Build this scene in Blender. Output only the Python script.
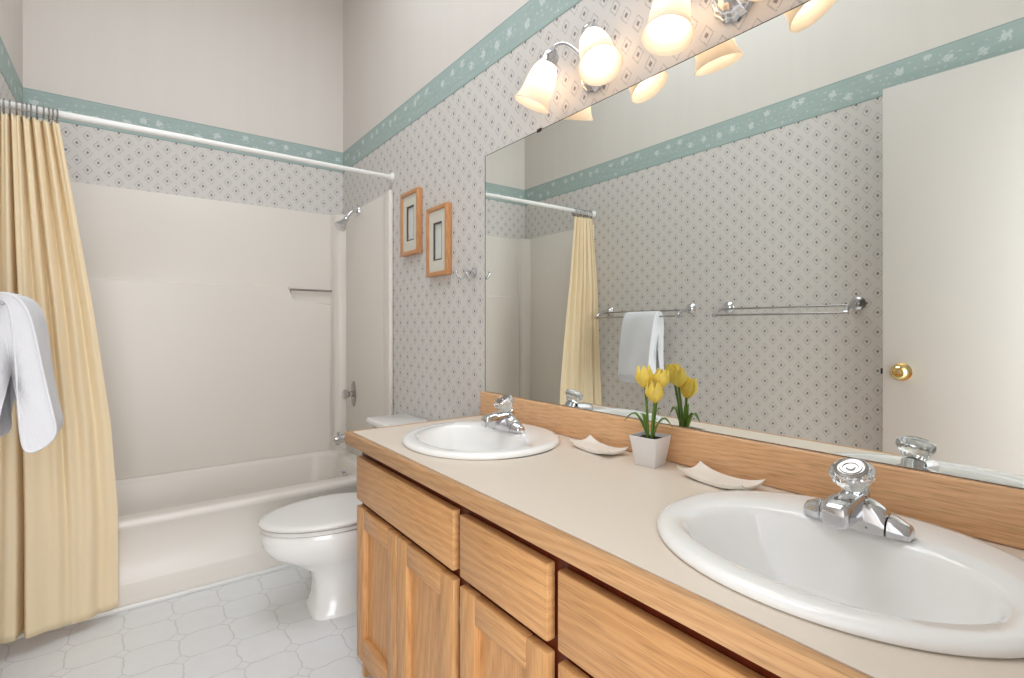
import bpy, bmesh, math, random
from mathutils import Vector, Matrix
PI = math.pi
C = bpy.context.scene.collection
S = bpy.context.scene
for o in list(bpy.data.objects): bpy.data.objects.remove(o)

# ---------------------------------------------------------------- camera
cam_d = bpy.data.cameras.new('camera'); cam = bpy.data.objects.new('camera', cam_d); C.objects.link(cam)
cam.location = (-1.116, 0.0, 1.133)
cam.rotation_euler = (PI/2, 0, -math.atan(382/510))
cam_d.sensor_width = 36; cam_d.lens = 36*510/1024; cam_d.shift_y = -12/1024
cam_d.clip_start = 0.02
S.camera = cam
# ---------------------------------------------------------------- world, daylight and fill, exposure
w = bpy.data.worlds.new('world'); S.world = w; w.use_nodes = True
w.node_tree.nodes['Background'].inputs[0].default_value = (0.86, 0.93, 1.0, 1)
w.node_tree.nodes['Background'].inputs[1].default_value = 1.5
def area(name, loc, rot, sx, sy, power, col):
    l = bpy.data.lights.new(name, 'AREA'); l.shape = 'RECTANGLE'; l.size = sx; l.size_y = sy
    l.energy = power; l.color = col
    o = bpy.data.objects.new(name, l); o.location = loc; o.rotation_euler = rot; C.objects.link(o); return o
area('overhead_fill', (-0.80, 1.45, 3.62), (0, 0, 0), 1.1, 1.6, 16, (0.88, 0.945, 1.0))  # unseen overhead light, added to brighten the room through a made-up ceiling opening
area('doorway_daylight', (-1.12, -0.75, 1.25), (PI/2, 0, 0), 1.0, 1.9, 30, (0.965, 0.98, 1.0))
S.view_settings.view_transform = 'Standard'; S.view_settings.look = 'None'
S.view_settings.gamma = 1; S.view_settings.use_curve_mapping = False
S.view_settings.exposure = 0.28

# ---------------------------------------------------------------- room measures
W = 1.524; BY = 3.333; CH = 3.4
# ---------------------------------------------------------------- materials
def srgb(r, g, b):
    f = lambda v: (v/255)/12.92 if v/255 <= .04045 else ((v/255+.055)/1.055)**2.4
    return (f(r), f(g), f(b), 1)
class NT:
    def __init__(s, name):
        s.m = bpy.data.materials.new(name); s.m.use_nodes = True
        s.t = s.m.node_tree; s.b = s.t.nodes['Principled BSDF']; s.out = s.t.nodes['Material Output']
    def n(s, typ, **k):
        nd = s.t.nodes.new(typ)
        for a, v in k.items(): setattr(nd, a, v)
        return nd
    def link(s, a, b): s.t.links.new(a, b)
    def math(s, op, a, b=None, c=None, clamp=False):
        nd = s.n('ShaderNodeMath', operation=op, use_clamp=clamp)
        for i, v in enumerate((a, b, c)):
            if v is None: continue
            if isinstance(v, (int, float)): nd.inputs[i].default_value = v
            else: s.link(v, nd.inputs[i])
        return nd.outputs[0]
    def mix(s, f, a, b):
        nd = s.n('ShaderNodeMix', data_type='RGBA')
        for i, v in ((0, f), (6, a), (7, b)):
            if isinstance(v, (int, float, tuple)): nd.inputs[i].default_value = v
            else: s.link(v, nd.inputs[i])
        return nd.outputs[2]
    def coord(s):
        return s.n('ShaderNodeTexCoord').outputs['Object']
    def sep(s, v):
        nd = s.n('ShaderNodeSeparateXYZ'); s.link(v, nd.inputs[0]); return nd.outputs
    def mapping(s, v, sc, loc=(0, 0, 0)):
        nd = s.n('ShaderNodeMapping'); s.link(v, nd.inputs[0]); nd.inputs['Scale'].default_value = sc
        nd.inputs['Location'].default_value = loc; return nd.outputs[0]
    def noise(s, v, scale, detail=3, rough=.5):
        nd = s.n('ShaderNodeTexNoise'); s.link(v, nd.inputs['Vector'])
        nd.inputs['Scale'].default_value = scale; nd.inputs['Detail'].default_value = detail
        nd.inputs['Roughness'].default_value = rough; return nd.outputs['Fac']
    def bump(s, h, strength, dist=.001):
        nd = s.n('ShaderNodeBump'); s.link(h, nd.inputs['Height'])
        nd.inputs['Strength'].default_value = strength; nd.inputs['Distance'].default_value = dist
        s.link(nd.outputs[0], s.b.inputs['Normal'])
    def set(s, col=None, rough=None, metal=None, spec=None, **k):
        if col is not None:
            if isinstance(col, tuple): s.b.inputs['Base Color'].default_value = col
            else: s.link(col, s.b.inputs['Base Color'])
        if rough is not None: s.b.inputs['Roughness'].default_value = rough
        if metal is not None: s.b.inputs['Metallic'].default_value = metal
        if spec is not None: s.b.inputs['Specular IOR Level'].default_value = spec
        for a, v in k.items(): s.b.inputs[a.replace('_', ' ')].default_value = v
        return s.m
def plain(name, col, rough=.5, metal=0, var=.03, nscale=8, **k):
    t = NT(name); v = t.noise(t.coord(), nscale, 3)
    c2 = tuple(c*(1-var*2) for c in col[:3])+(1,)
    return t.set(t.mix(v, c2, col), rough, metal, **k)

def wallpaper(name, axis):
    """small diamond sprigs below the border, plain paper above it"""
    t = NT(name); sp = t.sep(t.coord()); U = sp[axis]; V = sp[2]
    p = .083
    def lat(off):
        a = t.math('ABSOLUTE', t.math('SUBTRACT', t.math('FRACT', t.math('ADD', t.math('DIVIDE', U, p), off)), .5))
        b = t.math('ABSOLUTE', t.math('SUBTRACT', t.math('FRACT', t.math('ADD', t.math('DIVIDE', V, p*1.03), off)), .5))
        return t.math('ADD', t.math('MULTIPLY', a, 1.25), b)
    d = t.math('MINIMUM', lat(0.0), lat(0.5))
    nz = t.noise(t.coord(), 260, 2)
    ring = t.math('LESS_THAN', t.math('ABSOLUTE', t.math('SUBTRACT', d, .28)), .034)
    ring = t.math('MULTIPLY', ring, t.math('MULTIPLY', t.math('GREATER_THAN', nz, .45), .42))
    dot = t.math('MULTIPLY', t.math('LESS_THAN', t.math('ADD', d, t.math('MULTIPLY', t.math('SUBTRACT', nz, .5), .1)), .098), .84)
    k = t.math('MAXIMUM', ring, dot)
    low = t.math('LESS_THAN', V, 2.2)
    k = t.math('MULTIPLY', k, low)
    paper = t.mix(t.noise(t.coord(), 3, 2), srgb(215, 210, 205), srgb(221, 216, 211))
    upper = t.mix(t.noise(t.mapping(t.coord(), (1, 1, .05)), 14, 2), srgb(220, 213, 206), srgb(225, 218, 211))
    base = t.mix(low, upper, paper)
    t.set(t.mix(k, base, srgb(120, 114, 116)), .62, spec=.3)
    return t.m
M = {}
M['paper_x'] = wallpaper('diamond_wallpaper_side', 1)
M['paper_y'] = wallpaper('diamond_wallpaper_end', 0)

def border_mat(name, axis):
    t = NT(name); sp = t.sep(t.coord()); U = sp[axis]; V = sp[2]
    comb = t.n('ShaderNodeCombineXYZ'); t.link(U, comb.inputs[0]); t.link(V, comb.inputs[1])
    vec = comb.outputs[0]
    def flowers(scale, thr, mapscale):
        vo = t.n('ShaderNodeTexVoronoi', voronoi_dimensions='2D'); t.link(t.mapping(vec, mapscale), vo.inputs['Vector'])
        vo.inputs['Scale'].default_value = scale; vo.inputs['Randomness'].default_value = .75
        wob = t.math('MULTIPLY', t.math('SUBTRACT', t.noise(vec, 95, 2), .5), .55)
        return t.math('LESS_THAN', t.math('ADD', vo.outputs['Distance'], wob), thr), vo.outputs['Distance']
    f1, d1 = flowers(11, .17, (1, 1, 1)); f2, d2 = flowers(26, .13, (1, 1.4, 1))
    veins = t.math('GREATER_THAN', t.noise(vec, 150, 2), .42)
    mid = t.math('LESS_THAN', t.math('ABSOLUTE', t.math('SUBTRACT', V, 2.2065)), .047)
    k = t.math('MULTIPLY', t.math('MAXIMUM', f1, t.math('MULTIPLY', f2, .6)), t.math('MULTIPLY', mid, .8))
    k = t.math('MULTIPLY', k, t.math('ADD', .45, t.math('MULTIPLY', veins, .55)))
    g = t.mix(t.noise(t.mapping(vec, (1, 6, 1)), 9, 3), srgb(156, 175, 170), srgb(176, 192, 188))
    edge = t.math('GREATER_THAN', t.math('ABSOLUTE', t.math('SUBTRACT', V, 2.2065)), .061)
    g = t.mix(t.math('MULTIPLY', edge, .6), g, srgb(132, 156, 150))
    return t.set(t.mix(k, g, srgb(212, 218, 217)), .6, spec=.3)
M['border_x'] = border_mat('green_floral_border_side', 1)
M['border_y'] = border_mat('green_floral_border_end', 0)

def floor_mat():
    t = NT('octagon_vinyl_tile'); co = t.coord()
    warp = t.n('ShaderNodeTexNoise'); t.link(co, warp.inputs['Vector']); warp.inputs['Scale'].default_value = 14
    vm = t.n('ShaderNodeVectorMath', operation='MULTIPLY_ADD'); t.link(warp.outputs['Color'], vm.inputs[0])
    vm.inputs[1].default_value = (.03, .03, 0); t.link(co, vm.inputs[2])
    sp = t.sep(vm.outputs[0]); p = .160
    a = t.math('SUBTRACT', .5, t.math('ABSOLUTE', t.math('SUBTRACT', t.math('FRACT', t.math('DIVIDE', sp[0], p)), .5)))
    b = t.math('SUBTRACT', .5, t.math('ABSOLUTE', t.math('SUBTRACT', t.math('FRACT', t.math('DIVIDE', sp[1], p)), .5)))
    c = t.math('ADD', a, b); r = .17
    l1 = t.math('MULTIPLY', t.math('LESS_THAN', t.math('MINIMUM', a, b), .017), t.math('GREATER_THAN', c, r))
    l2 = t.math('LESS_THAN', t.math('ABSOLUTE', t.math('SUBTRACT', c, r)), .02)
    k = t.math('MAXIMUM', l1, l2)
    mar = t.noise(co, 22, 4, .6)
    base = t.mix(mar, srgb(226, 226, 225), srgb(236, 236, 236))
    t.set(t.mix(t.math('MULTIPLY', k, .45), base, srgb(190, 187, 181)), .32, spec=.4)
    t.bump(k, -.25, .001)
    return t.m
M['floor'] = floor_mat()
M['ceiling'] = plain('white_ceiling_paint', srgb(228, 224, 218), .8)
M['hall'] = plain('door_jamb_paint', srgb(214, 208, 200), .6)
M['door'] = plain('cream_door_paint', srgb(212, 205, 198), .42, var=.015)

def oak(name, axis, light, dark, seed=0, fine=1.0, rough=.38, wav=1.0, pore=.55):
    """oak with grain running along object axis 0/1/2"""
    t = NT(name); co = t.coord()
    sc = [1, 1, 1]; sc[axis] = .13
    loc = (seed*3.1, seed*1.7, seed*2.3)
    v = t.mapping(co, tuple(sc), loc)
    n1 = t.noise(v, 14, 4, .55)
    wv = t.n('ShaderNodeTexWave', wave_type='RINGS', rings_direction='SPHERICAL', wave_profile='SIN')
    sc2 = [1, 1, 1]; sc2[axis] = .16
    t.link(t.mapping(co, tuple(sc2), (seed*.21+.13, seed*.12+.2, seed*.17+.31)), wv.inputs['Vector'])
    wv.inputs['Scale'].default_value = 17*fine; wv.inputs['Distortion'].default_value = 7*wav
    wv.inputs['Detail'].default_value = 2.5; wv.inputs['Detail Scale'].default_value = 1.5
    sc3 = [1, 1, 1]; sc3[axis] = .03
    p = t.noise(t.mapping(co, tuple(sc3), loc), 480, 2, .6)
    pr = t.math('MULTIPLY', t.math('SUBTRACT', p, .50, clamp=True), 5, clamp=True)
    f = t.math('ADD', t.math('MULTIPLY', wv.outputs['Fac'], .42), t.math('MULTIPLY', n1, .58))
    col = t.mix(f, dark, light)
    dk = tuple(c*.55 for c in dark[:3])+(1,)
    col = t.mix(t.math('MULTIPLY', pr, pore), col, dk)
    t.set(col, rough, spec=.45); t.bump(pr, -.12, .0006)
    return t.m
LO, DO = srgb(228, 175, 119), srgb(198, 142, 88)
for s_ in range(3):
    M['oak_h%d' % s_] = oak('oak_grain_across_%d' % s_, 1, LO, DO, s_+1)
    M['oak_v%d' % s_] = oak('oak_grain_upright_%d' % s_, 2, LO, DO, s_+5)
M['oak_pale'] = oak('pale_oak_backsplash', 1, srgb(240, 194, 148), srgb(220, 166, 118), 3, 2.4, .35, .7, .6)
M['oak_edge'] = oak('oak_counter_edge', 1, srgb(214, 168, 120), srgb(184, 136, 90), 4, 1.4, .4, .7, .5)
M['oak_edge_end'] = oak('oak_counter_edge_end', 0, srgb(214, 168, 120), srgb(184, 136, 90), 4, 1.4, .4, .7, .5)
M['oak_frame'] = oak('orange_oak_picture_frame', 2, srgb(218, 160, 110), srgb(190, 130, 82), 2, 2, .35, .6, .4)
M['dark_red'] = oak('dark_red_face_frame', 2, srgb(112, 42, 20), srgb(84, 28, 14), 6, 1, .3)  # dark red wood tone for face frame and toe kick
M['laminate'] = plain('beige_laminate', srgb(230, 216, 200), .36, var=.02, nscale=300)
M['ceramic'] = plain('white_glazed_ceramic', srgb(248, 246, 243), .12, var=.005, Coat_Weight=.3)
M['seat'] = plain('toilet_seat_plastic', srgb(236, 233, 229), .22, var=.005)
M['fibreglass'] = plain('white_fibreglass_gelcoat', srgb(231, 224, 215), .34, var=.01, nscale=3)
M['mat_board'] = plain('cream_mat_board', srgb(222, 218, 204), .8)
M['print'] = plain('grey_print', srgb(226, 227, 220), .5, var=.08, nscale=30)
M['bevel_shade'] = plain('mat_bevel_shade', srgb(88, 80, 78), .6)  # shading of the mat opening's bevel, put into a dark colour
M['rodwhite'] = plain('white_enamel_rod', srgb(236, 234, 230), .25)
M['dish'] = plain('cream_glazed_dish', srgb(248, 242, 233), .3, var=.02)
M['pot'] = plain('white_matte_pot', srgb(232, 228, 226), .45)
M['soil'] = plain('black_soil', srgb(48, 38, 30), .9, var=.3, nscale=150)
M['stem'] = plain('tulip_stem_green', srgb(98, 132, 44), .45, var=.15, nscale=40)
M['clip'] = plain('black_plastic_clip', srgb(34, 32, 30), .4)
M['dark'] = plain('dark_recess', srgb(30, 18, 12), .9)
def metal(name, col, r):
    t = NT(name); n = t.noise(t.coord(), 60, 2)
    t.link(t.math('ADD', r, t.math('MULTIPLY', n, .05)), t.b.inputs['Roughness'])
    return t.set(col, None, 1)
M['chrome'] = metal('polished_chrome', (.66, .66, .68, 1), .03)
M['satin'] = metal('satin_steel', (.42, .40, .385, 1), .2)
M['brass'] = metal('polished_brass', (.78, .60, .28, 1), .10)
M['mirror'] = metal('silvered_mirror_glass', (.88, .91, .885, 1), -.02)
M['mirror_edge'] = plain('mirror_glass_edge', srgb(58, 64, 58), .3)
def acrylic():
    t = NT('clear_acrylic'); return t.set((.97, .98, .98, 1), .06, 0, Transmission_Weight=.88, IOR=1.46)
M['acrylic'] = acrylic()
def leafm():
    t = NT('tulip_leaf'); sp = t.sep(t.coord())
    n = t.noise(t.mapping(t.coord(), (6, 6, 1)), 40, 2)
    return t.set(t.mix(n, srgb(62, 104, 36), srgb(132, 164, 66)), .42)
M['leaf'] = leafm()
def petalm():
    t = NT('yellow_tulip_petal'); n = t.noise(t.coord(), 55, 3)
    c = t.mix(n, srgb(255, 230, 84), srgb(255, 242, 150))
    t.set(c, .5)
    tr = t.n('ShaderNodeBsdfTranslucent'); t.link(c, tr.inputs[0])
    mx = t.n('ShaderNodeMixShader'); mx.inputs[0].default_value = .42
    t.link(t.b.outputs[0], mx.inputs[1]); t.link(tr.outputs[0], mx.inputs[2]); t.link(mx.outputs[0], t.out.inputs[0])
    return t.m
M['petal'] = petalm()
def clothm():
    t = NT('peach_curtain_cloth'); co = t.coord()
    wn = t.noise(t.mapping(co, (1, 1, .1)), 60, 2)
    c = t.mix(wn, srgb(255, 243, 206), srgb(255, 248, 220)); t.set(c, .75, spec=.2)
    tr = t.n('ShaderNodeBsdfTranslucent'); tr.inputs[0].default_value = srgb(255, 212, 132)
    mx = t.n('ShaderNodeMixShader'); mx.inputs[0].default_value = .32
    t.link(t.b.outputs[0], mx.inputs[1]); t.link(tr.outputs[0], mx.inputs[2]); t.link(mx.outputs[0], t.out.inputs[0])
    return t.m
M['cloth'] = clothm()
def towelm():
    t = NT('white_terry_towel'); n = t.noise(t.coord(), 420, 2, .7)
    t.set(t.mix(n, srgb(224, 224, 228), srgb(238, 238, 241)), .95, spec=.1); t.bump(n, .5, .003); return t.m
M['towel'] = towelm()
def shadem():
    t = NT('lit_opal_glass'); t.set(srgb(250, 236, 218), .3)
    tr = t.n('ShaderNodeBsdfTranslucent'); tr.inputs[0].default_value = srgb(255, 243, 228)
    mx = t.n('ShaderNodeMixShader'); mx.inputs[0].default_value = .45
    t.link(t.b.outputs[0], mx.inputs[1]); t.link(tr.outputs[0], mx.inputs[2]); t.link(mx.outputs[0], t.out.inputs[0])
    t.b.inputs['Emission Color'].default_value = (1, .87, .74, 1); t.b.inputs['Emission Strength'].default_value = .10
    return t.m
M['shade'] = shadem()
def glow(name, col, st):
    t = NT(name); t.set((1, 1, 1, 1), .4)
    t.b.inputs['Emission Color'].default_value = col; t.b.inputs['Emission Strength'].default_value = st
    return t.m
M['bulb'] = glow('lit_bulb', (1, .91, .79, 1), 9)

# ---------------------------------------------------------------- mesh helpers
def box(bm, a, b, bev=0, mi=0, seg=2):
    xs = sorted((a[0], b[0])); ys = sorted((a[1], b[1])); zs = sorted((a[2], b[2]))
    v = [bm.verts.new((x, y, z)) for x in xs for y in ys for z in zs]
    fs = [bm.faces.new([v[i] for i in q]) for q in ((0, 1, 3, 2), (4, 6, 7, 5), (0, 4, 5, 1), (2, 3, 7, 6), (0, 2, 6, 4), (1, 5, 7, 3))]
    for f in fs: f.material_index = mi
    if bev:
        es = {e for f in fs for e in f.edges}
        r = bmesh.ops.bevel(bm, geom=list(es), offset=bev, segments=seg, affect='EDGES', profile=.5)
        for f in r['faces']: f.material_index = mi
    return bm
def frame_of(axis):
    z = Vector(axis).normalized(); u = Vector((0, 0, 1)) if abs(z.z) < .9 else Vector((1, 0, 0))
    x = u.cross(z).normalized(); return x, z.cross(x), z
def loft(bm, rings, cap=True, closed=True, mi=0):
    R = [[bm.verts.new(p) for p in r] for r in rings]
    n = len(R[0])
    for i in range(len(R)-1):
        for j in range(n if closed else n-1):
            k = (j+1) % n
            f = bm.faces.new((R[i][j], R[i][k], R[i+1][k], R[i+1][j])); f.material_index = mi
    if cap and closed:
        for r, rv in ((R[0], True), (R[-1], False)):
            f = bm.faces.new(list(reversed(r)) if rv else r); f.material_index = mi
    return bm
def lathe(bm, prof, org, axis=(0, 0, 1), seg=32, cap=True, mi=0, mod=None):
    x, y, z = frame_of(axis); o = Vector(org); rings = []
    for r, h in prof:
        ring = []
        for i in range(seg):
            a = 2*PI*i/seg; rr = r*(mod(a) if mod else 1)
            ring.append(o+z*h+x*(rr*math.cos(a))+y*(rr*math.sin(a)))
        rings.append(ring)
    return loft(bm, rings, cap, True, mi)
def tube(bm, pts, rad, seg=14, cap=True, mi=0):
    P = [Vector(p) for p in pts]; rings = []; up = None
    for i, p in enumerate(P):
        d = (P[min(i+1, len(P)-1)]-P[max(i-1, 0)]).normalized()
        if up is None: x, y, _ = frame_of(d)
        else:
            x = (up-d*up.dot(d)).normalized(); y = d.cross(x)
        up = x; r = rad[i] if isinstance(rad, (list, tuple)) else rad
        rings.append([p+x*(r*math.cos(2*PI*k/seg))+y*(r*math.sin(2*PI*k/seg)) for k in range(seg)])
    return loft(bm, rings, cap, True, mi)
def bez(pts, n=20):
    """Catmull-Rom through points"""
    P = [Vector(p) for p in pts]; P = [P[0]*2-P[1]]+P+[P[-1]*2-P[-2]]; out = []
    m = len(P)-3
    for i in range(m):
        for k in range(n):
            t = k/n; a, b, c, d = P[i:i+4]
            out.append(.5*((2*b)+(c-a)*t+(2*a-5*b+4*c-d)*t*t+(3*b-a-3*c+d)*t**3))
    out.append(P[-2]); return out
def torus(bm, c, axis, R, r, sR=28, sr=8, mi=0):
    x, y, z = frame_of(axis); c = Vector(c); rings = []
    for i in range(sR):
        a = 2*PI*i/sR; d = x*math.cos(a)+y*math.sin(a)
        rings.append([bm.verts.new(c+d*(R+r*math.cos(2*PI*k/sr))+z*(r*math.sin(2*PI*k/sr))) for k in range(sr)])
    for i in range(sR):
        for k in range(sr):
            a, b = rings[i], rings[(i+1) % sR]
            bm.faces.new((a[k], a[(k+1) % sr], b[(k+1) % sr], b[k])).material_index = mi
    return bm
def sell(cx, cy, ax, ay, z, n=2.0, N=64, flat=None):
    out = []
    for i in range(N):
        a = 2*PI*i/N; c, s = math.cos(a), math.sin(a)
        out.append((cx+ax*math.copysign(abs(c)**(2/n), c), cy+ay*math.copysign(abs(s)**(2/n), s), z))
    return out
NEW = bmesh.new
def wloc(o):
    m = Matrix.LocRotScale(o.location, o.rotation_euler, (1, 1, 1))
    return wloc(o.parent) @ m if o.parent else m
def obj(name, bm, mat, parent=None, smooth=True, sub=0, origin=None, angle=38):
    me = bpy.data.meshes.new(name)
    bmesh.ops.recalc_face_normals(bm, faces=bm.faces[:])
    o = bpy.data.objects.new(name, me); C.objects.link(o)
    if parent:
        o.parent = parent
        bm.transform(wloc(parent).inverted())
    elif origin is not None:
        o.location = origin; bm.transform(Matrix.Translation(-Vector(origin)))
    bm.to_mesh(me); bm.free()
    for m in (mat if isinstance(mat, (list, tuple)) else [mat]): me.materials.append(m)
    if smooth:
        me.polygons.foreach_set('use_smooth', [True]*len(me.polygons))
        if not sub: me.set_sharp_from_angle(angle=math.radians(angle))
    if sub:
        md = o.modifiers.new('subdivision', 'SUBSURF'); md.levels = sub; md.render_levels = sub
    return o
def thing(name, label, cat, loc=(0, 0, 0), rotz=0, group=None):
    o = bpy.data.objects.new(name, None); C.objects.link(o); o.location = loc; o.rotation_euler = (0, 0, rotz)
    o.empty_display_size = .05
    return tag(o, label, cat, group)
def tag(o, label, cat, group=None):
    o['label'] = label; o['category'] = cat
    if group: o['group'] = group
    return o
def struct(name, bm, mat, label=None, **k):
    o = obj(name, bm, mat, **k); o['kind'] = 'structure'
    if label: o['label'] = label
    return o
def kids(o): return [c for c in bpy.data.objects if c.parent == o]
def dup(o, parent=None, loc=None, label=None):
    c = o.copy(); C.objects.link(c)
    if parent: c.parent = parent
    if loc is not None: c.location = loc
    if label: c['label'] = label
    for k in kids(o):
        if k != c: dup(k, c)
    return c

# ================================================================ SETTING
T = .1
b = box(NEW(), (-W-T, -1.6, -.1), (T, BY+T, 0)); struct('floor', b, M['floor'], 'pale vinyl floor with an octagon tile pattern', smooth=False)
b = box(NEW(), (0, -T, 0), (T, BY+T, CH)); struct('wall_right', b, M['paper_x'], 'wallpapered wall holding the mirror', smooth=False)
b = box(NEW(), (-W-T, -T, 0), (-W, BY+T, CH)); struct('wall_left', b, M['paper_x'], 'wallpapered wall holding the towel bars', smooth=False)
b = box(NEW(), (-W, BY, 0), (0, BY+T, CH)); struct('wall_back', b, M['paper_y'], 'end wall above the tub', smooth=False)
b = NEW()   # wall with the doorway the photographer stands in
box(b, (-W, -T, 0), (-1.505, -.001, CH)); box(b, (-.735, -T, 0), (0, -.001, CH)); box(b, (-1.505, -T, 2.15), (-.735, -.001, CH))
struct('wall_front', b, M['paper_y'], 'wall with the doorway', smooth=False)
b = NEW()   # unseen ceiling, opening added to let the overhead fill in
x0, x1, y0, y1 = -1.35, -.25, .65, 2.25
box(b, (-W, -T, CH), (x0, BY, CH+T)); box(b, (x1, -T, CH), (0, BY, CH+T)); box(b, (x0, -T, CH), (x1, y0, CH+T)); box(b, (x0, y1, CH), (x1, BY, CH+T))
struct('ceiling', b, M['ceiling'], 'white ceiling with an opening added for overhead fill light', smooth=False)
zb0, zb1 = 2.141, 2.272; e = .0012
b = box(NEW(), (-e, 0, zb0), (0, BY, zb1)); struct('trim_1', b, M['border_x'], 'green floral wallpaper border over the mirror wall', smooth=False)
b = box(NEW(), (-W, 0, zb0), (-W+e, BY, zb1)); struct('trim_2', b, M['border_x'], 'green floral wallpaper border on the towel bar wall', smooth=False)
b = box(NEW(), (-W+e, BY-e, zb0), (-e, BY, zb1)); struct('trim_3', b, M['border_y'], 'green floral wallpaper border over the tub', smooth=False)
b = box(NEW(), (-W, 2.552, 0), (-.02, 2.5665, .017), .004); struct('trim_4', b, M['rodwhite'], 'white sealing strip along the tub foot', smooth=False)

# door standing open against the left wall
H = Vector((-1.484, .03, 0)); Lt = Vector((-1.424, .781, 0)); ang = math.atan2(Lt.y-H.y, Lt.x-H.x); DL = (Lt-H).length
door = thing('door_1', 'cream flush door standing open against the wallpapered wall', 'door', H, ang); del door['category']; door['kind'] = 'structure'
mw = wloc(door)
def dl(bm): bm.transform(mw); return bm      # door-local to world
obj('door_slab', dl(box(NEW(), (0, 0, .012), (DL, .034, 2.131), .002)), M['door'], door)
b = NEW()
kx, kz = DL-.065, .949
lathe(b, [(.0, 0), (.036, 0), (.036, .004), (.022, .009), (.011, .013), (.011, .026), (.022, .030), (.030, .038), (.031, .047), (.028, .056), (.020, .062), (.0195, .059), (.013, .0585), (.012, .063), (.003, .0645), (0, .0645)], (kx, -.0003, kz), (0, -1, 0), 36, cap=False)
obj('door_knob', dl(b), M['brass'], door)
b = box(NEW(), (DL+.0002, .011, kz-.014), (DL+.010, .023, kz+.010), .002); obj('latch_bolt', dl(b), M['clip'], door)
obj('hinge', dl(tube(NEW(), [(-.004, .004, .22), (-.004, .004, .31)], .005)), M['brass'], door)
obj('hinge', dl(tube(NEW(), [(-.004, .004, 1.80), (-.004, .004, 1.89)], .005)), M['brass'], door)

# ================================================================ TUB
tub = thing('bathtub', 'white bathtub with a stepped apron behind the toilet', 'bathtub', (-.762, 2.95, 0))
b = NEW(); rz = .352
def rrect(x0, x1, y0, y1, z, r, N=16):
    out = []
    for (cx, cy, a0) in ((x1-r, y1-r, 0), (x0+r, y1-r, PI/2), (x0+r, y0+r, PI), (x1-r, y0+r, 1.5*PI)):
        for i in range(N):
            a = a0+PI/2*i/(N-1); out.append((cx+r*math.cos(a), cy+r*math.sin(a), z))
    return out
tx0, tx1, ty0, ty1 = -W+.002, -.002, 2.573, BY-.002
rings = [rrect(tx0, tx1, ty0-.006, ty1, 0.0, .002), rrect(tx0, tx1, ty0-.006, ty1, .096, .002), rrect(tx0, tx1, ty0-.004, ty1, .104, .002),
         rrect(tx0, tx1, ty0+.004, ty1, .112, .003), rrect(tx0, tx1, ty0+.004, ty1, rz-.042, .004), rrect(tx0, tx1, ty0-.002, ty1, rz-.034, .004), rrect(tx0, tx1, ty0-.004, ty1, rz-.014, .005),
         rrect(tx0, tx1, ty0+.003, ty1, rz-.003, .006), rrect(tx0, tx1, ty0+.014, ty1, rz, .008),
         rrect(tx0+.075, tx1-.075, ty0+.088, ty1-.035, rz, .13), rrect(tx0+.086, tx1-.086, ty0+.100, ty1-.045, rz-.006, .13),
         rrect(tx0+.098, tx1-.092, ty0+.112, ty1-.053, rz-.03, .13), rrect(tx0+.15, tx1-.11, ty0+.135, ty1-.075, .20, .13),
         rrect(tx0+.21, tx1-.14, ty0+.16, ty1-.10, .11, .12), rrect(tx0+.28, tx1-.2, ty0+.21, ty1-.15, .078, .1)]
loft(b, rings); obj('tub_shell', b, M['fibreglass'], tub, angle=50)
b = NEW(); lathe(b, [(0, 0), (.036, 0), (.036, .004), (.028, .009), (0, .010)], (-.100, 2.99, .272), (-1, 0, .12), 28, cap=False)
tube(b, [(-.11, 2.99, .275), (-.135, 2.985, .298)], .005)
obj('overflow_plate', b, M['chrome'], tub)
b = NEW(); lathe(b, [(0, 0), (.034, 0), (.034, .003), (.02, .005), (0, .003)], (-.30, 2.97, .0785), (0, 0, 1), 24, cap=False); obj('tub_drain', b, M['chrome'], tub)

sur = thing('shower_surround', 'white moulded shower wall panels above the bathtub', 'shower surround', (-.762, BY-.01, rz))
zt = 1.852; z0 = rz+.001
def panel(bm, a, c, bev=.004): return box(bm, a, c, bev)
yb = BY-.0015
obj('back_panel', box(NEW(), (-W+.012, yb-.010, z0), (-.012, yb, zt), .003), M['fibreglass'], sur)
b = NEW()                                # raised lower panel with shelf ledge and niche step
pts = [(-W+.075, z0), (-.082, z0), (-.082, 1.288), (-.322, 1.288), (-.332, 1.298), (-.332, 1.388), (-W+.075, 1.388)]
yf, yk = yb-.036, yb-.0103
F = [b.verts.new((x, yf, z)) for x, z in pts]; K = [b.verts.new((x, yk, z)) for x, z in pts]
b.faces.new(F); b.faces.new(K[::-1])
for i in range(len(pts)):
    j = (i+1) % len(pts); b.faces.new((F[i], K[i], K[j], F[j]))
bmesh.ops.bevel(b, geom=[ed for ed in b.edges if abs(ed.verts[0].co.y-yf) < 1e-5 and abs(ed.verts[1].co.y-yf) < 1e-5 and max(ed.verts[0].co.z, ed.verts[1].co.z) > z0+.01], offset=.015, segments=3, affect='EDGES')
obj('raised_panel', b, M['fibreglass'], sur, angle=50)
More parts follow.
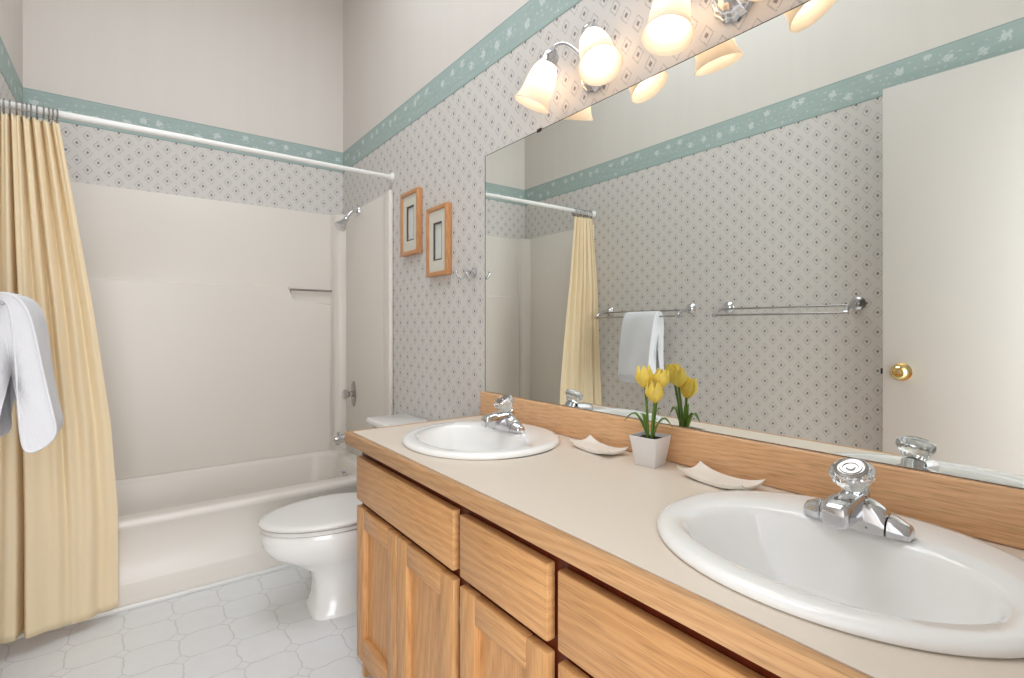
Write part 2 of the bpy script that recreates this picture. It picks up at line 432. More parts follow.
for sx, x0_, x1_ in ((1, -.012, -.0015), (-1, -W+.0015, -W+.012)):
    obj('side_panel', box(NEW(), (x0_, 2.545, z0), (x1_, yb, zt), .003), M['fibreglass'], sur)
    b = NEW(); xw = -.0012 if sx > 0 else -W+.0012; xi = xw-sx*.024
    box(b, (xw, 2.532, z0), (xi, 2.612, zt+.004), .009, seg=4); obj('edge_flange', b, M['fibreglass'], sur)
    # rounded corner column
    b = NEW(); cxr = -.012 if sx > 0 else -W+.012; prof = []
    n = 14; R = .068
    pr = [(cxr, yb-.010)]
    pr += [(cxr-sx*(R+.004), yb-.010), (cxr-sx*(R+.004), yb-.030)]
    for i in range(n+1):
        a = PI/2*i/n; pr.append((cxr-sx*R*math.cos(a)**.75 if a < PI/2-.01 else cxr, yb-.034-(R-.010)*math.sin(a)**.75))
    loft(b, [[(x, y, z) for x, y in pr] for z in (z0, zt-.012)]+[[(cxr+(x-cxr)*.9, yb-.01+(y-yb+.01)*.9, zt-.002) for x, y in pr]])
    obj('corner_column', b, M['fibreglass'], sur, angle=40)
b = NEW(); tube(b, [(-.333, yb-.030, 1.362), (-.083, yb-.030, 1.362)], .0065); obj('niche_bar', b, M['satin'], sur)

# shower fittings on the right end
sh = thing('wall_shower', 'small chrome shower head on a curved wall arm', 'shower head', (-.013, 3.03, 1.84))
obj('wall_flange', lathe(NEW(), [(0, 0), (.032, 0), (.030, .006), (.014, .012), (0, .012)], (-.0125, 3.03, 1.835), (-1, 0, 0), 28, cap=False), M['chrome'], sh)
ap = bez([(-.02, 3.03, 1.832), (-.045, 3.03, 1.828), (-.068, 3.03, 1.803), (-.078, 3.03, 1.785)], 8)
obj('shower_arm', tube(NEW(), ap, .0095), M['chrome'], sh)
obj('spray_head', lathe(NEW(), [(0, -.008), (.014, -.008), (.017, .004), (.014, .014), (.018, .02), (.024, .04), (.036, .062), (.037, .072), (.031, .075), (0, .073)], (-.081, 3.03, 1.779), (-.62, -.1, -.78), 28, cap=False), M['chrome'], sh)
va = thing('shower_valve', 'oval chrome tub valve plate with a round knob', 'tap', (-.013, 3.10, .722))
b = NEW()
def oval(bm, c, ry, rzz, x0_, x1_, dome):
    rs = []
    for k, (f, x) in enumerate(((1, x0_), (1, x0_-.003), (.93, x1_), (.5, x1_-dome), (.02, x1_-dome*1.2))):
        rs.append([(x, c[0]+ry*f*math.cos(a*2*PI/40), c[1]+rzz*f*math.sin(a*2*PI/40)) for a in range(40)])
    return loft(bm, rs)
oval(b, (3.10, .722), .040, .080, -.0125, -.018, .004); obj('valve_plate', b, M['satin'], va)
b = NEW(); lathe(b, [(0, 0), (.016, 0), (.016, .02), (.022, .026), (.027, .036), (.027, .052), (.02, .058), (0, .058)], (-.0225, 3.10, .722), (-1, 0, 0), 24, cap=False, mod=lambda a: 1+.05*math.cos(8*a)); obj('valve_knob', b, M['chrome'], va)
sp = thing('tub_spout', 'chrome tub spout on the shower end wall', 'tap', (-.013, 3.10, .47))
b = NEW(); tube(b, [(-.0125, 3.06, .468), (-.02, 3.06, .468), (-.022, 3.06, .468), (-.06, 3.06, .468), (-.118, 3.06, .462), (-.138, 3.06, .456), (-.146, 3.06, .452)], [.030, .030, .024, .025, .026, .025, .017], 24)
tube(b, [(-.126, 3.06, .462), (-.126, 3.06, .430)], .014, 18); obj('spout_body', b, M['chrome'], sp)
b = NEW(); tube(b, [(-.122, 3.06, .482), (-.122, 3.06, .498)], .004); lathe(b, [(0, 0), (.008, 0), (.009, .006), (0, .009)], (-.122, 3.06, .496), (0, 0, 1), 14, cap=False); obj('diverter_knob', b, M['chrome'], sp)

# curtain rod and curtain
RY, RZ = 2.545, 1.930
rod = thing('shower_rod', 'white shower curtain rod spanning wall to wall', 'curtain rod', (-.762, RY, RZ))
obj('rod_tube', tube(NEW(), [(-W+.012, RY, RZ), (-.9, RY, RZ), (-.9, RY, RZ), (-.012, RY, RZ-.004)], [.0135, .0135, .0118, .0118], 20), M['rodwhite'], rod)
for x, d, z in ((-.0014, -1, RZ-.004), (-W+.0014, 1, RZ)):
    obj('rod_flange', lathe(NEW(), [(0, 0), (.026, 0), (.025, .006), (.017, .014), (.0165, .024), (0, .024)], (x, RY, z), (d, 0, 0), 24, cap=False), M['rodwhite'], rod)
cur = thing('shower_curtain', 'peach yellow fabric shower curtain drawn to the left wall', 'shower curtain', (-1.35, 2.47, .05))
def lerp(t, ks):
    for (a, va_), (b_, vb) in zip(ks, ks[1:]):
        if t <= b_:
            f = (t-a)/(b_-a); f = f*f*(3-2*f) if False else f; return va_+(vb-va_)*f
    return ks[-1][1]
ZT, ZB = 1.893, .052
XR = [(0, -1.328), (.15, -1.288), (.38, -1.226), (.62, -1.172), (.80, -1.151), (1, -1.150)]
XL = [(0, -1.494), (1, -1.494)]
VAL = [  # s-top, s-bottom, depth top, depth bottom, width top, width bottom
    (.05, .06, .034, .014, .026, .04), (.20, .235, .040, .075, .024, .022), (.38, .42, .038, .012, .026, .07),
    (.53, .55, .044, .018, .024, .05), (.70, .66, .044, .008, .026, .05), (.86, .84, .036, .016, .026, .06)]
NS, NV = 300, 70
b = NEW(); G = []
for j in range(NV+1):
    v = j/NV; xl, xr = lerp(v, XL), lerp(v, XR); row = []
    baseY = RY+.002-.022*min(1, v*4)-.055*v
    for i in range(NS+1):
        s = i/NS; y = baseY
        q = v**.8
        for k, (st, sb, dt, db, wt, wb) in enumerate(VAL):
            sc_ = st+(sb-st)*q; d = dt+(db-dt)*q; wd = wt+(wb-wt)*q
            y += d*math.exp(-((s-sc_)/wd)**2)
        y -= .020*(1-.3*q)
        y += q*(-.052+.100*max(0, s-.24)/.76 if s > .24 else -.045)
        y += .004*math.sin(s*70+2*v)*(1-v)
        x = xl+(xr-xl)*s
        # gentle sideways sway of the pleats
        x += .004*math.sin(9*s+3*v)*v
        z = ZB+(ZT-ZB)*(1-v)+(.006*math.sin(s*37) if j == 0 else 0)+(.010*math.sin(s*5+1)*v if v > .9 else 0)
        y = min(y, 2.552) if v > .8 else y
        row.append(b.verts.new((x, y, z)))
    G.append(row)
for j in range(NV):
    for i in range(NS): b.faces.new((G[j][i], G[j][i+1], G[j+1][i+1], G[j+1][i]))
o = obj('curtain_cloth', b, M['cloth'], cur, angle=180)
so = o.modifiers.new('thickness', 'SOLIDIFY'); so.thickness = .0012
ringp = None
for i in range(12):
    x = -1.488+.0143*i+.003*math.sin(i*5)
    if ringp is None:
        b = NEW(); torus(b, (x, RY, RZ-.009), (1, .12, 0), .0250, .0026, 26, 8); ringp = obj('curtain_ring', b, M['satin'], cur); rx = x
    else:
        c = ringp.copy(); C.objects.link(c); c.location = (x-rx, 0, .0); c.rotation_euler = (0, 0, 0)

# ================================================================ TOILET
tc = 2.105
toi = thing('toilet', 'white toilet with closed lid between tub and vanity', 'toilet', (-.40, tc, 0))
b = NEW()
def egg(cx, half, xf, xb, z, N=56, pw=2.0):
    out = []
    xm = xb-(xb-xf)*.42
    for i in range(N):
        a = 2*PI*i/N; c, s = math.cos(a), math.sin(a)
        x = xm+(c*(xb-xm) if c > 0 else c*(xm-xf)); y = cx+half*math.copysign(abs(s)**(2/pw), s)
        out.append((x, y, z))
    return out
rings = [egg(tc, .116, -.548, -.13, 0, pw=6), egg(tc, .114, -.546, -.13, .022, pw=6), egg(tc, .106, -.538, -.135, .032, pw=5),
         egg(tc, .102, -.530, -.14, .08, pw=4), egg(tc, .103, -.533, -.14, .13, pw=3.4), egg(tc, .112, -.550, -.14, .175, pw=3),
         egg(tc, .145, -.625, -.14, .225, pw=2.5), egg(tc, .170, -.690, -.14, .262, pw=2.25), egg(tc, .182, -.716, -.14, .300, pw=2.15),
         egg(tc, .184, -.722, -.14, .347, pw=2.1), egg(tc, .180, -.717, -.145, .354, pw=2.1), egg(tc, .12, -.66, -.19, .353, pw=2.1)]
loft(b, rings); obj('bowl', b, M['ceramic'], toi, angle=60)
b = NEW(); loft(b, [egg(tc, .176, -.712, -.225, .3555), egg(tc, .182, -.720, -.222, .360), egg(tc, .182, -.720, -.222, .367), egg(tc, .178, -.716, -.225, .372)])
obj('seat_ring', b, M['seat'], toi)
b = NEW(); loft(b, [egg(tc, .178, -.718, -.235, .375), egg(tc, .186, -.727, -.232, .380), egg(tc, .187, -.729, -.232, .387), egg(tc, .182, -.723, -.235, .393), egg(tc, .16, -.70, -.25, .3965), egg(tc, .09, -.60, -.30, .399)])
obj('lid', b, M['seat'], toi, angle=60)
for hy in (-.09, .05): obj('lid_hinge', box(NEW(), (-.232, tc+hy, .355), (-.216, tc+hy+.04, .391), .006), M['seat'], toi)
b = NEW()
def trap(h, y, f): return [(-.20+f, tc-y, h), (-.012, tc-y, h), (-.012, tc+y, h), (-.20+f, tc+y, h)]
loft(b, [trap(.356, .205, .02), trap(.40, .225, .01), trap(.668, .252, 0)]); bmesh.ops.bevel(b, geom=b.edges[:], offset=.012, segments=4, affect='EDGES')
obj('tank', b, M['ceramic'], toi)
obj('tank_lid', box(NEW(), (-.214, tc-.266, .6695), (-.006, tc+.266, .702), .011, seg=4), M['ceramic'], toi)
b = NEW(); lathe(b, [(0, 0), (.013, 0), (.013, .006), (0, .008)], (-.2015, tc+.175, .632), (-1, 0, 0), 18, cap=False); tube(b, bez([(-.212, tc+.175, .632), (-.218, tc+.17, .633), (-.224, tc+.12, .628), (-.226, tc+.095, .625)], 5), [.005]*15+[.006]); obj('flush_lever', b, M['chrome'], toi)

# ================================================================ VANITY
FX = -.510   # face frame plane; doors stand 2 cm proud
van = thing('vanity_cabinet', 'long oak double vanity cabinet with framed doors', 'cabinet', (-.27, .83, 0))
b = NEW()
box(b, (FX+.001, 1.605, .0), (-.004, 1.624, .7515)); obj('end_panel', b, M['oak_v0'], van, smooth=False)
obj('end_panel', box(NEW(), (FX+.001, .004, 0), (-.004, .022, .7515)), M['oak_v0'], van, smooth=False)
b = NEW()
F0, F1 = FX, FX+.018
box(b, (F0, .004, .695), (F1, 1.624, .7515)); box(b, (F0, .0221, .535), (F1-.0004, 1.604, .600)); box(b, (F0, .004, .08), (F1, 1.624, .10))
for ya, yb_ in ((.004, .045), (.640, .690), (.962, 1.018), (1.595, 1.624)): box(b, (F0+.0003, ya, .1005), (F1-.0008, yb_, .6945))
obj('face_frame', b, M['dark_red'], van, smooth=False)
b = NEW(); box(b, (FX+.075, .02, 0), (FX+.09, 1.604, .079)); box(b, (FX+.02, .023, .082), (-.02, 1.603, .098)); obj('toe_kick', b, M['dark_red'], van, smooth=False)
DX0, DX1 = FX-.022, FX-.001
dz0, dz1 = .076, .560
def cab_door(ya, yb_, k, hinge_y):
    b = NEW(); sw = .060
    bv = .004
    box(b, (DX0, ya, dz0), (DX1, ya+sw, dz1), bv, 0); box(b, (DX0, yb_-sw, dz0), (DX1, yb_, dz1), bv, 0)
    box(b, (DX0+.0003, ya+sw+.0002, dz1-.060), (DX1-.0003, yb_-sw-.0002, dz1), .0035, 1); box(b, (DX0+.0003, ya+sw+.0002, dz0), (DX1-.0003, yb_-sw-.0002, dz0+.080), .0035, 1)
    d = obj('door', b, [M['oak_v%d' % (k % 3)], M['oak_h%d' % (k % 3)]], van)
    obj('door_panel', box(NEW(), (DX0+.016, ya+sw-.008, dz0+.072), (DX1-.001, yb_-sw+.008, dz1-.052)), M['oak_v%d' % ((k+1) % 3)], d, smooth=False)
    for hz in (dz0+.055, dz1-.075):
        obj('hinge', tube(NEW(), [(DX1-.003, hinge_y, hz-.018), (DX1-.003, hinge_y, hz+.018)], .0035, 10), M['satin'], d)
def drawer(ya, yb_, k):
    b = NEW(); box(b, (DX0, ya, .580), (DX1, yb_, .718), .0035, seg=2)
    obj('drawer_front', b, M['oak_h%d' % (k % 3)], van)
cab_door(1.312, 1.616, 0, 1.6205); cab_door(1.003, 1.307, 1, .9985); cab_door(.678, .974, 2, .6735)
cab_door(.348, .651, 0, .6555); cab_door(.040, .343, 1, .036)
drawer(1.003, 1.616, 0); drawer(.678, .974, 1); drawer(.040, .651, 2)

SY = (.331, 1.297)
SCX, SAX, SAY = -.262, .231, .262
ct = thing('countertop', 'long beige laminate countertop with an oak edge', 'countertop', (-.27, .83, .753))
b = NEW()
x0, x1, y0, y1, z1, zz0 = -.532, -.001, .001, 1.652, .790, .772
outer = [b.verts.new(p) for p in ((x0, y0, z1), (x1, y0, z1), (x1, y1, z1), (x0, y1, z1))]
es = [b.edges.new((outer[i], outer[(i+1) % 4])) for i in range(4)]
for sy in SY:
    hv = [b.verts.new(p) for p in sell(SCX, sy, SAX-.018, SAY-.018, z1, 2.08)]
    es += [b.edges.new((hv[i], hv[(i+1) % 64])) for i in range(64)]
r = bmesh.ops.triangle_fill(b, edges=es, use_beauty=True)
fs = [g for g in r['geom'] if isinstance(g, bmesh.types.BMFace)]
ex = bmesh.ops.extrude_face_region(b, geom=fs)
for v in [g for g in ex['geom'] if isinstance(g, bmesh.types.BMVert)]: v.co.z = zz0
obj('laminate_top', b, M['laminate'], ct, smooth=False)
b = NEW(); box(b, (-.5525, .001, .7525), (-.5322, 1.6705, .7898), .0035); obj('front_edge_band', b, M['oak_edge'], ct)
b = NEW(); box(b, (-.5320, 1.6522, .7525), (-.001, 1.6705, .7898), .0035); obj('end_edge_band', b, M['oak_edge_end'], ct)
bs = obj('backsplash', box(NEW(), (-.0205, .0015, .7905), (-.001, 1.672, .8805), .004, seg=3), M['oak_pale'], origin=(-.01, .83, .7905))
tag(bs, 'pale oak backsplash strip under the mirror', 'backsplash')

def make_sink(cy, label, SAY=SAY):
    t = thing('sink', label, 'sink', (SCX, cy, .7905), group='oval drop-in sinks')
    b = NEW(); q = 2.08
    bx, bax, bay = SCX-.040, .138, .203
    R = [sell(SCX, cy, SAX-.022, SAY-.022, .772, q), sell(SCX, cy, SAX-.022, SAY-.022, .7903, q), sell(SCX, cy, SAX-.003, SAY-.003, .7906, q), sell(SCX, cy, SAX, SAY, .794, q), sell(SCX, cy, SAX-.001, SAY-.001, .8005, q),
         sell(SCX, cy, SAX-.008, SAY-.008, .8055, q), sell(SCX-.002, cy, SAX-.018, SAY-.018, .8065, q), sell(SCX-.010, cy, SAX-.045, SAY-.042, .8062, q),
         sell(bx, cy, bax+.008, bay+.006, .8045, 2.15), sell(bx, cy, bax, bay, .801, 2.15), sell(bx, cy, bax-.006, bay-.006, .790, 2.15), sell(bx+.004, cy, bax-.020, bay-.024, .750, 2.15),
         sell(bx+.01, cy, bax-.042, bay-.058, .700, 2.1), sell(bx+.02, cy, bax-.075, bay-.11, .668, 2), sell(bx+.025, cy, .03, .04, .660, 2), sell(bx+.025, cy, .022, .022, .657, 2)]
    # underside
    loft(b, R, cap=False); b2 = None
    obj('basin', b, M['ceramic'], t, angle=70)
    b = NEW(); lathe(b, [(0, .002), (.014, .002), (.016, .006), (.022, .006), (.0225, 0)], (bx+.025, cy, .6575), (0, 0, 1), 24, cap=False); obj('sink_drain', b, M['chrome'], t)
    b = NEW(); lathe(b, [(0, 0), (.009, 0), (.009, .002), (0, .003)], (bx-.131+.012, cy, .755), (1, 0, .3), 16, cap=False); obj('overflow_hole', b, M['satin'], t)
    return t
make_sink(SY[0], 'white oval drop-in sink in the near end of the counter')
make_sink(SY[1], 'white oval drop-in sink at the far counter end by the toilet', .243)

# faucet: centre-set base, short block spout, clear knob
def make_faucet():
    ox, oy, oz = -.156, .334, .8072
    t = thing('faucet', 'chrome faucet with a clear round knob on the near sink', 'faucet', (ox, oy, oz), group='clear-knob chrome faucets')
    b = NEW()
    def sec(y, hw, h, z0_=0., n=2.6, N=28):
        out = []
        for i in range(N):
            a = PI*i/(N-1); c, s_ = math.cos(a), math.sin(a)
            out.append((ox+hw*math.copysign(abs(c)**(2/n), c), oy+y, oz+z0_+(h-z0_)*abs(s_)**(2/n)))
        return out
    ys = [-.046+.092*i/24 for i in range(25)]
    loft(b, [sec(y, .022+.006*(1-(y/.05)**2), .016+.034*max(0, 1-(y/.049)**2)**.42) for y in ys])
    obj('faucet_body', b, M['chrome'], t, angle=45)
    for s_ in (-1, 1):
        b = NEW(); loft(b, [sec(s_*y, hw, h) for y, hw, h in ((.0464, .021, .026), (.049, .0235, .030), (.057, .022, .028), (.069, .017, .022), (.074, .0155, .020), (.0765, .013, .016), (.077, .008, .010))])
        obj('base_wing', b, M['chrome'], t, angle=45)
    b = NEW(); rs = []
    for x, hw, zl, zh in ((-.010, .017, .020, .058), (-.035, .018, .016, .057), (-.060, .0185, .012, .054), (-.080, .0185, .012, .050), (-.086, .0175, .014, .047), (-.0885, .015, .017, .043)):
        ring = []
        for i in range(24):
            a = 2*PI*i/24+PI/24; c, s2 = math.cos(a), math.sin(a)
            ring.append((ox+x, oy+hw*math.copysign(abs(c)**.45, c), oz+(zl+zh)/2+(zh-zl)/2*math.copysign(abs(s2)**.45, s2)))
        rs.append(ring)
    loft(b, rs); obj('spout', b, M['chrome'], t, angle=45)
    ax = Vector((-.46, 0, .88)).normalized(); k0 = Vector((ox+.008, oy+.002, oz+.051))
    b = NEW(); lathe(b, [(.019, -.012), (.019, .006), (.016, .009), (.012, .010), (0, .010)], k0, ax, 28, cap=True); obj('knob_collar', b, M['chrome'], t)
    b = NEW(); lathe(b, [(0, .0105), (.017, .0105), (.020, .014), (.0235, .022), (.029, .030), (.0325, .036), (.0325, .043), (.0295, .047), (.026, .0485), (0, .0485)], k0, ax, 64, cap=False, mod=lambda a: 1+.025*math.cos(14*a))
    kn = obj('knob', b, M['acrylic'], t, angle=30)
    b = NEW(); lathe(b, [(0, .0487), (.0245, .0487), (.0245, .050), (.0215, .0515), (.0195, .0505), (.0165, .0505), (.0155, .052), (.0115, .052), (.0105, .0505), (.007, .0505), (.006, .053), (0, .053)], k0, ax, 32, cap=False); obj('knob_cap', b, M['satin'], kn)
    return t
fa = make_faucet()
dup(fa, loc=(-.150, 1.318, .8072), label='chrome faucet with a clear round knob on the far sink')

# ---- mirror
mt = thing('wall_mirror', 'large frameless wall mirror above the counter', 'mirror', (0, .83, .883))
b = NEW(); box(b, (-.0055, .0015, .8825), (-.0012, 1.6555, 1.7985), 0, 1)
for f in b.faces:
    if f.normal.x < -.9 or all(abs(v.co.x+.0055) < 1e-6 for v in f.verts): f.material_index = 0
obj('mirror_glass', b, [M['mirror'], M['mirror_edge']], mt, smooth=False)
b = NEW(); box(b, (-.0062, 1.6556, .8826), (-.0012, 1.6578, 1.8000)); box(b, (-.0062, .0016, 1.7986), (-.0012, 1.6554, 1.8000)); obj('mirror_rim', b, M['mirror_edge'], mt, smooth=False)
obj('mirror_clip', box(NEW(), (-.0075, 1.318, 1.794), (-.0013, 1.340, 1.806), .0015), M['clip'], mt)

# ---- wall lights
def make_light(cy, lamps, label):
    cz = 1.895
    t = thing('wall_light', label, 'wall lamp', (0, cy, cz), group='two-shade wall lights over the mirror')
    b = NEW()
    x, N = 0, 72
    rs = []
    for r_, h in ((.056, .0014), (.057, .006), (.052, .013), (.050, .013), (.044, .021), (.040, .021), (.032, .030), (.022, .034), (.020, .034), (.017, .044), (.006, .048)):
        rs.append([(-h, cy+r_*(1+.03*math.cos(24*a*2*PI/N/2*2/2))*math.cos(a*2*PI/N), cz+r_*1.05*(1+.03*math.cos(12*a*2*PI/N))*math.sin(a*2*PI/N)) for a in range(N)])
    loft(b, rs); obj('backplate', b, M['chrome'], t)
    for N_, R_ in lamps:
        n = Vector(N_); r_ = Vector(R_); ax = (r_-n).normalized(); L = (r_-n).length
        top = n-ax*.040; sgn = 1 if n.y > cy else -1
        b = NEW(); tube(b, bez([(-.040, cy+.004*sgn, cz+.005), (-.046, cy+.022*sgn, cz+.050), (-.052, (cy+top.y)/2+.012*sgn, cz+.100), tuple(top-ax*.016), tuple(top+ax*.004)], 10), .0045); obj('lamp_arm', b, M['chrome'], t)
        b = NEW(); lathe(b, [(0, -.004), (.010, -.004), (.015, .002), (.0245, .012), (.0265, .022), (.0265, .036), (.029, .040), (.029, .044), (.0255, .044)], top, ax, 30, cap=False); obj('lamp_socket', b, M['chrome'], t)
        b = NEW()
        pr = [(.0235, -.005), (.030, .004), (.0385, .020), (.0435, .040), (.0465, .062), (.0485, .084), (.0525, .100), (.0605, .116)]
        pr = [(r2, h*L/.116) for r2, h in pr]
        inner = [(r2-.003, h) for r2, h in pr[::-1]]
        lathe(b, pr+[(pr[-1][0]-.0015, pr[-1][1]+.0015)]+inner, n, ax, 40, cap=False)
        sd = obj('lamp_shade', b, M['shade'], t, angle=60)
        b = NEW(); lathe(b, [(0, .0), (.012, .0), (.013, .016), (.018, .026), (.026, .044), (.029, .058), (.026, .072), (.016, .082), (0, .085)], n, ax, 24, cap=False); obj('bulb', b, M['bulb'], sd)
    return t
make_light(1.070, (((-.072, 1.205, 1.955), (-.100, 1.252, 1.836)), ((-.080, 1.010, 1.948), (-.108, .950, 1.832))), 'chrome two-shade wall light over the mirror, the one farther from the camera')
make_light(.629, (((-.075, .748, 1.940), (-.112, .735, 1.812)), ((-.080, .562, 1.950), (-.108, .500, 1.838))), 'chrome two-shade wall light over the mirror, the nearer one cut by the photo edge')

# ---- picture frames
def picture(y0, y1, z0, z1, label):
    t = thing('picture_frame', label, 'picture', (0, (y0+y1)/2, z0), group='shadow-box pictures beside the mirror')
    d = .028; fw = .019
    b = NEW()
    for a, c in (((-d, y0, z0), (-.001, y0+fw, z1)), ((-d, y1-fw, z0), (-.001, y1, z1)), ((-d, y0+fw+.0001, z0), (-.0012, y1-fw-.0001, z0+fw)), ((-d, y0+fw+.0001, z1-fw), (-.0012, y1-fw-.0001, z1))): box(b, a, c, .003)
    obj('frame', b, M['oak_frame'], t)
    my0, my1, mz0, mz1 = y0+fw+.0003, y1-fw-.0003, z0+fw+.0003, z1-fw-.0003
    iy0, iy1, iz0, iz1 = my0+.036, my1-.036, mz0+.050, mz1-.052
    b = NEW()
    for a, c in (((-.020, my0, mz0), (-.016, iy0, mz1)), ((-.020, iy1, mz0), (-.016, my1, mz1)), ((-.020, iy0, mz0), (-.016, iy1, iz0)), ((-.020, iy0, iz1), (-.016, iy1, mz1))): box(b, a, c)
    obj('mat_board', b, M['mat_board'], t, smooth=False)
    b = NEW(); q = .006
    for a, c in (((-.0185, iy0+.0001, iz0+.0001), (-.008, iy0+q, iz1-.0001)), ((-.0185, iy1-q, iz0+.0001), (-.008, iy1-.0001, iz1-.0001)), ((-.0185, iy0+q, iz0+.0001), (-.008, iy1-q, iz0+q)), ((-.0185, iy0+q, iz1-q), (-.008, iy1-q, iz1-.0001))): box(b, a, c)
    obj('inner_bevel', b, M['bevel_shade'], t, smooth=False)
    obj('print', box(NEW(), (-.0115, iy0+q+.0002, iz0+q+.0002), (-.0085, iy1-q-.0002, iz1-q-.0002)), M['print'], t, smooth=False)
picture(2.198, 2.392, 1.486, 1.797, 'wood-framed picture on the wallpaper, the higher one nearer the shower')
picture(1.922, 2.114, 1.361, 1.672, 'wood-framed picture on the wallpaper, the lower one nearer the mirror')

# ---- robe hook
hk = thing('robe_hook', 'small chrome double robe hook between pictures and mirror', 'hook', (0, 1.745, 1.352))
b = NEW(); lathe(b, [(0, .0012), (.021, .0012), (.021, .005), (.013, .010), (.009, .014), (.009, .026), (.012, .030), (.012, .036), (0, .038)], (0, 1.745, 1.352), (-1, 0, 0), 26, cap=False); obj('hook_base', b, M['chrome'], hk)
for s_ in (-1, 1):
    b = NEW(); tube(b, bez([(-.030, 1.745, 1.352), (-.038, 1.745+s_*.012, 1.336), (-.050, 1.745+s_*.024, 1.328), (-.060, 1.745+s_*.034, 1.342), (-.062, 1.745+s_*.037, 1.356)], 8), [.005]*30+[.006, .007, .007]); obj('hook_prong', b, M['chrome'], hk)

# ---- towel bars on the left wall
def make_bar(ya, yb_, label, first=None):
    t = thing('towel_bar', label, 'towel bar', (-W, (ya+yb_)/2, 1.215), group='double-rail towel bars')
    xb_, xf = -W+.062, -W+.140; zb, zf = 1.230, 1.195
    for y in (ya, yb_):
        b = NEW(); lathe(b, [(0, .0012), (.030, .0012), (.031, .007), (.026, .013), (.018, .018), (.014, .026), (0, .026)], (-W, y, 1.240), (1, 0, 0), 28, cap=False); obj('rosette', b, M['chrome'], t)
        b = NEW(); tube(b, bez([(-W+.02, y, 1.240), (xb_, y, zb), (-W+.105, y, 1.222), (xf, y, zf)], 6), [.011]*7+[.009]*12); lathe(b, [(0, -.012), (.010, -.011), (.012, 0), (.010, .011), (0, .012)], (xf, y, zf), (0, 1, 0), 18, cap=False); obj('post', b, M['chrome'], t)
    for x, z in ((xb_, zb), (xf, zf)):
        obj('rail', tube(NEW(), [(x, ya+.009, z), (x, yb_-.009, z)], .0048, 14), M['satin'], t)
    return t
make_bar(.905, 1.525, 'empty chrome double towel bar nearer the door, seen in the mirror')
make_bar(1.756, 2.385, 'chrome double towel bar carrying the white towel, seen in the mirror')

# ---- towel: folded bath towel over the front rail
tw0, tw1 = 1.880, 2.115
b = NEW()
sec = [(-1.345, .800), (-1.357, .830), (-1.363, .92), (-1.366, 1.05), (-1.368, 1.150), (-1.373, 1.203), (-1.384, 1.217), (-1.395, 1.203), (-1.398, 1.12), (-1.398, 1.0), (-1.396, .90), (-1.392, .845),
       (-1.402, .835), (-1.425, .838), (-1.436, .850), (-1.436, .93), (-1.434, 1.05), (-1.428, 1.15), (-1.420, 1.198), (-1.406, 1.230), (-1.382, 1.241), (-1.352, 1.231), (-1.332, 1.200), (-1.320, 1.155), (-1.309, 1.06), (-1.296, .96), (-1.281, .88), (-1.278, .850), (-1.290, .825), (-1.318, .804)]
cxm, czm = -1.360, 1.02
def offs(k):
    out = []; n = len(sec)
    for i, (x, z) in enumerate(sec):
        (xa, za), (xc, zc) = sec[i-1], sec[(i+1) % n]
        tx, tz = xc-xa, zc-za; l = math.hypot(tx, tz) or 1
        nx, nz = tz/l, -tx/l      # inward/outward normal
        out.append((x-nx*k*SG, z-nz*k*SG))
    return out
ar = sum(sec[i-1][0]*sec[i][1]-sec[i][0]*sec[i-1][1] for i in range(len(sec))); SG = 1 if ar > 0 else -1
rings = []
random.seed(4)
for y, k in ((tw0+.006, .011), (tw0+.001, .007), (tw0, .003), (tw0+.004, 0), (tw0+.03, 0), (tw0+.08, 0), (tw0+.13, 0), (tw1-.07, 0), (tw1-.03, 0), (tw1-.004, 0), (tw1, .003), (tw1-.001, .007), (tw1-.006, .011)):
    o_ = offs(k); rings.append([(x+.004*math.sin(y*40+z*9), y+.005*math.sin(z*14), z) for x, z in o_])
loft(b, rings)
tw = obj('towel', b, M['towel'], origin=(-1.384, 1.975, 1.205), sub=2); tw.location.z -= .011; tag(tw, 'folded white terry towel hanging over a towel bar', 'towel')

# ---- dishes
def dish(name, loc, rz_, label):
    b = NEW(); nx, ny = 12, 22; hx, hy = .037, .080; Gt = []; Gb = []
    def zf(u, v):
        return .0045+.006*abs(v)**3.2+.009*(abs(u)*abs(v))**2.4+.002*abs(u)**3
    for i in range(nx+1):
        rt, rb = [], []
        for j in range(ny+1):
            u, v = -1+2*i/nx, -1+2*j/ny
            x = hx*u*(1-.07*(1-v*v)*0+.10*(v*v-.5)*0)*(1+.06*v*v); y = hy*v*(1+.05*u*u)
            z = zf(u, v); rt.append(b.verts.new((x, y, z+.0035))); 
            rb.append(b.verts.new((x*.97, y*.97, max(0, z-.004)+.0003)))
        Gt.append(rt); Gb.append(rb)
    for i in range(nx):
        for j in range(ny):
            b.faces.new((Gt[i][j], Gt[i+1][j], Gt[i+1][j+1], Gt[i][j+1])); b.faces.new((Gb[i][j], Gb[i][j+1], Gb[i+1][j+1], Gb[i+1][j]))
    for i in range(nx):
        for j in (0, ny): b.faces.new((Gt[i][j], Gt[i+1][j], Gb[i+1][j], Gb[i][j]))
    for j in range(ny):
        for i in (0, nx): b.faces.new((Gt[i][j], Gt[i][j+1], Gb[i][j+1], Gb[i][j]))
    o = obj(name, b, M['dish'], angle=60); o.location = loc; o.rotation_euler = (0, 0, rz_)
    return tag(o, label, 'dish', 'rectangular cream dishes on the counter')
dish('soap_dish', (-.078, .990, .7902), -.14, 'cream rectangular dish with upturned corners, left of the tulips by the far sink')
dish('soap_dish', (-.080, .624, .7902), -.12, 'cream rectangular dish with upturned corners, right of the tulips by the near sink')

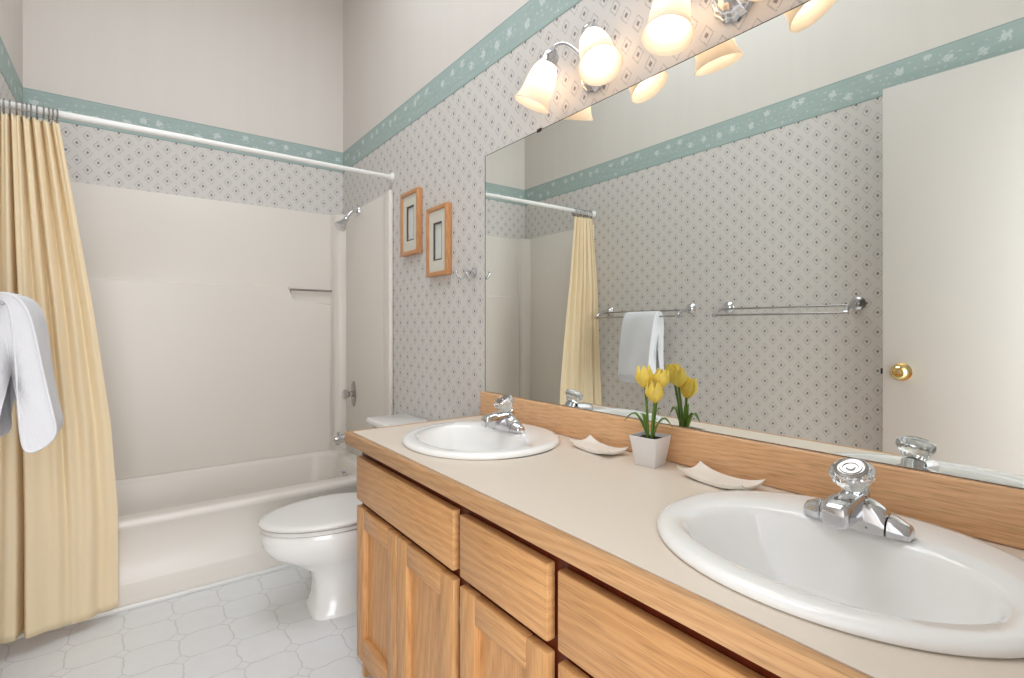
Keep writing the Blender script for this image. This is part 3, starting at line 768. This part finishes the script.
# ---- potted tulips
pc = Vector((-.077, .812, .7902))
pt = thing('potted_tulips', 'yellow tulips in a square white pot on the counter', 'plant', pc, .12)
def sq(h, z, rz_=.12, r=.006):
    out = []
    for x, y, _ in rrect(-h, h, -h, h, 0, r, 5):
        out.append((pc.x+x*math.cos(rz_)-y*math.sin(rz_), pc.y+x*math.sin(rz_)+y*math.cos(rz_), pc.z+z))
    return out
b = NEW(); loft(b, [sq(.0265, 0, r=.004), sq(.028, .002), sq(.0385, .071), sq(.0385, .073), sq(.0365, .073), sq(.0355, .064)]); obj('pot', b, M['pot'], pt, angle=40)
b = NEW(); loft(b, [sq(.0335, .059), sq(.0348, .0645), sq(.018, .0670)]); obj('soil', b, M['soil'], pt)
def flower(c, size, tilt, ph):
    b = NEW(); c = Vector(c); ax = Vector(tilt).normalized(); x, y, z = frame_of(ax)
    for k in range(6):
        a0 = ph+k*PI/3; rr = 1.0 if k % 2 else .9; g = []
        for j in range(10):
            v = j/9; row = []
            wd = 1.15*(1-.35*max(0, v-.72)/.28)**1.0*(.75+.25*math.sin(PI*v)) if v < .97 else .55
            rad = size*.42*rr*(.10+.90*math.sin(PI*min(.5, .04+.85*v)))*(1-.34*max(0, v-.45)**1.3/.46)
            for i in range(7):
                u = -1+2*i/6; a = a0+u*wd*.62*(1-.25*v**3)
                h = size*(-.45+1.02*v)-size*.07*u*u*v
                rr2 = rad*(1+.05*(1-u*u))
                row.append(b.verts.new(c+x*(rr2*math.cos(a))+y*(rr2*math.sin(a))+z*h))
            g.append(row)
        for j in range(9):
            for i in range(6): b.faces.new((g[j][i], g[j][i+1], g[j+1][i+1], g[j+1][i]))
    return b
base = pc+Vector((0, 0, .066))
FL = [((-.066, .838, 1.003), .056, (.05, .15, 1), .2), ((-.075, .800, .970), .055, (-.15, -.1, 1), .7), ((-.042, .806, .999), .050, (.2, -.15, 1), .4)]
for (c, sz, tl, ph) in FL:
    c = Vector(c); bt = c-Vector(tl).normalized()*sz*.40; s0 = base+Vector(((c.x-pc.x)*.3, (c.y-pc.y)*.35, -.004))
    st = obj('tulip_stem', tube(NEW(), bez([s0, s0.lerp(bt, .5)+Vector(((c.x-pc.x)*-.15, (c.y-pc.y)*-.1, 0)), bt], 8), .0033, 10), M['stem'], pt)
    f = flower(c, sz, tl, ph)
    fo = obj('flower', f, M['petal'], st, angle=180)
    m_ = fo.modifiers.new('thickness', 'SOLIDIFY'); m_.thickness = .0010
def leaf(a, length, drop, wid, rise):
    b = NEW(); d = Vector((math.cos(a), math.sin(a), 0)); sd = Vector((-math.sin(a), math.cos(a), 0)); g = []
    for j in range(15):
        v = j/14; p = base+d*(.006+length*v**1.25)+Vector((0, 0, rise*math.sin(PI*.5*min(1, v*1.25))-drop*max(0, v-.55)**1.6*2.4-.004))
        ww = wid*math.sin(PI*(.10+.90*v)**.8)**.8 if v < 1 else .0
        g.append([b.verts.new(p+sd*(ww*u)+Vector((0, 0, abs(u)*ww*.55))) for u in (-1, -.5, 0, .5, 1)])
    for j in range(14):
        for i in range(4): b.faces.new((g[j][i], g[j][i+1], g[j+1][i+1], g[j+1][i]))
    o = obj('leaf', b, M['leaf'], pt, angle=180)
    m_ = o.modifiers.new('thickness', 'SOLIDIFY'); m_.thickness = .0009
leaf(PI*.62, .062, .040, .0085, .066); leaf(-PI*.42, .052, .036, .0080, .060); leaf(PI*.5, .026, .0, .0075, .060)
leaf(-PI*.3, .020, 0, .0070, .078)
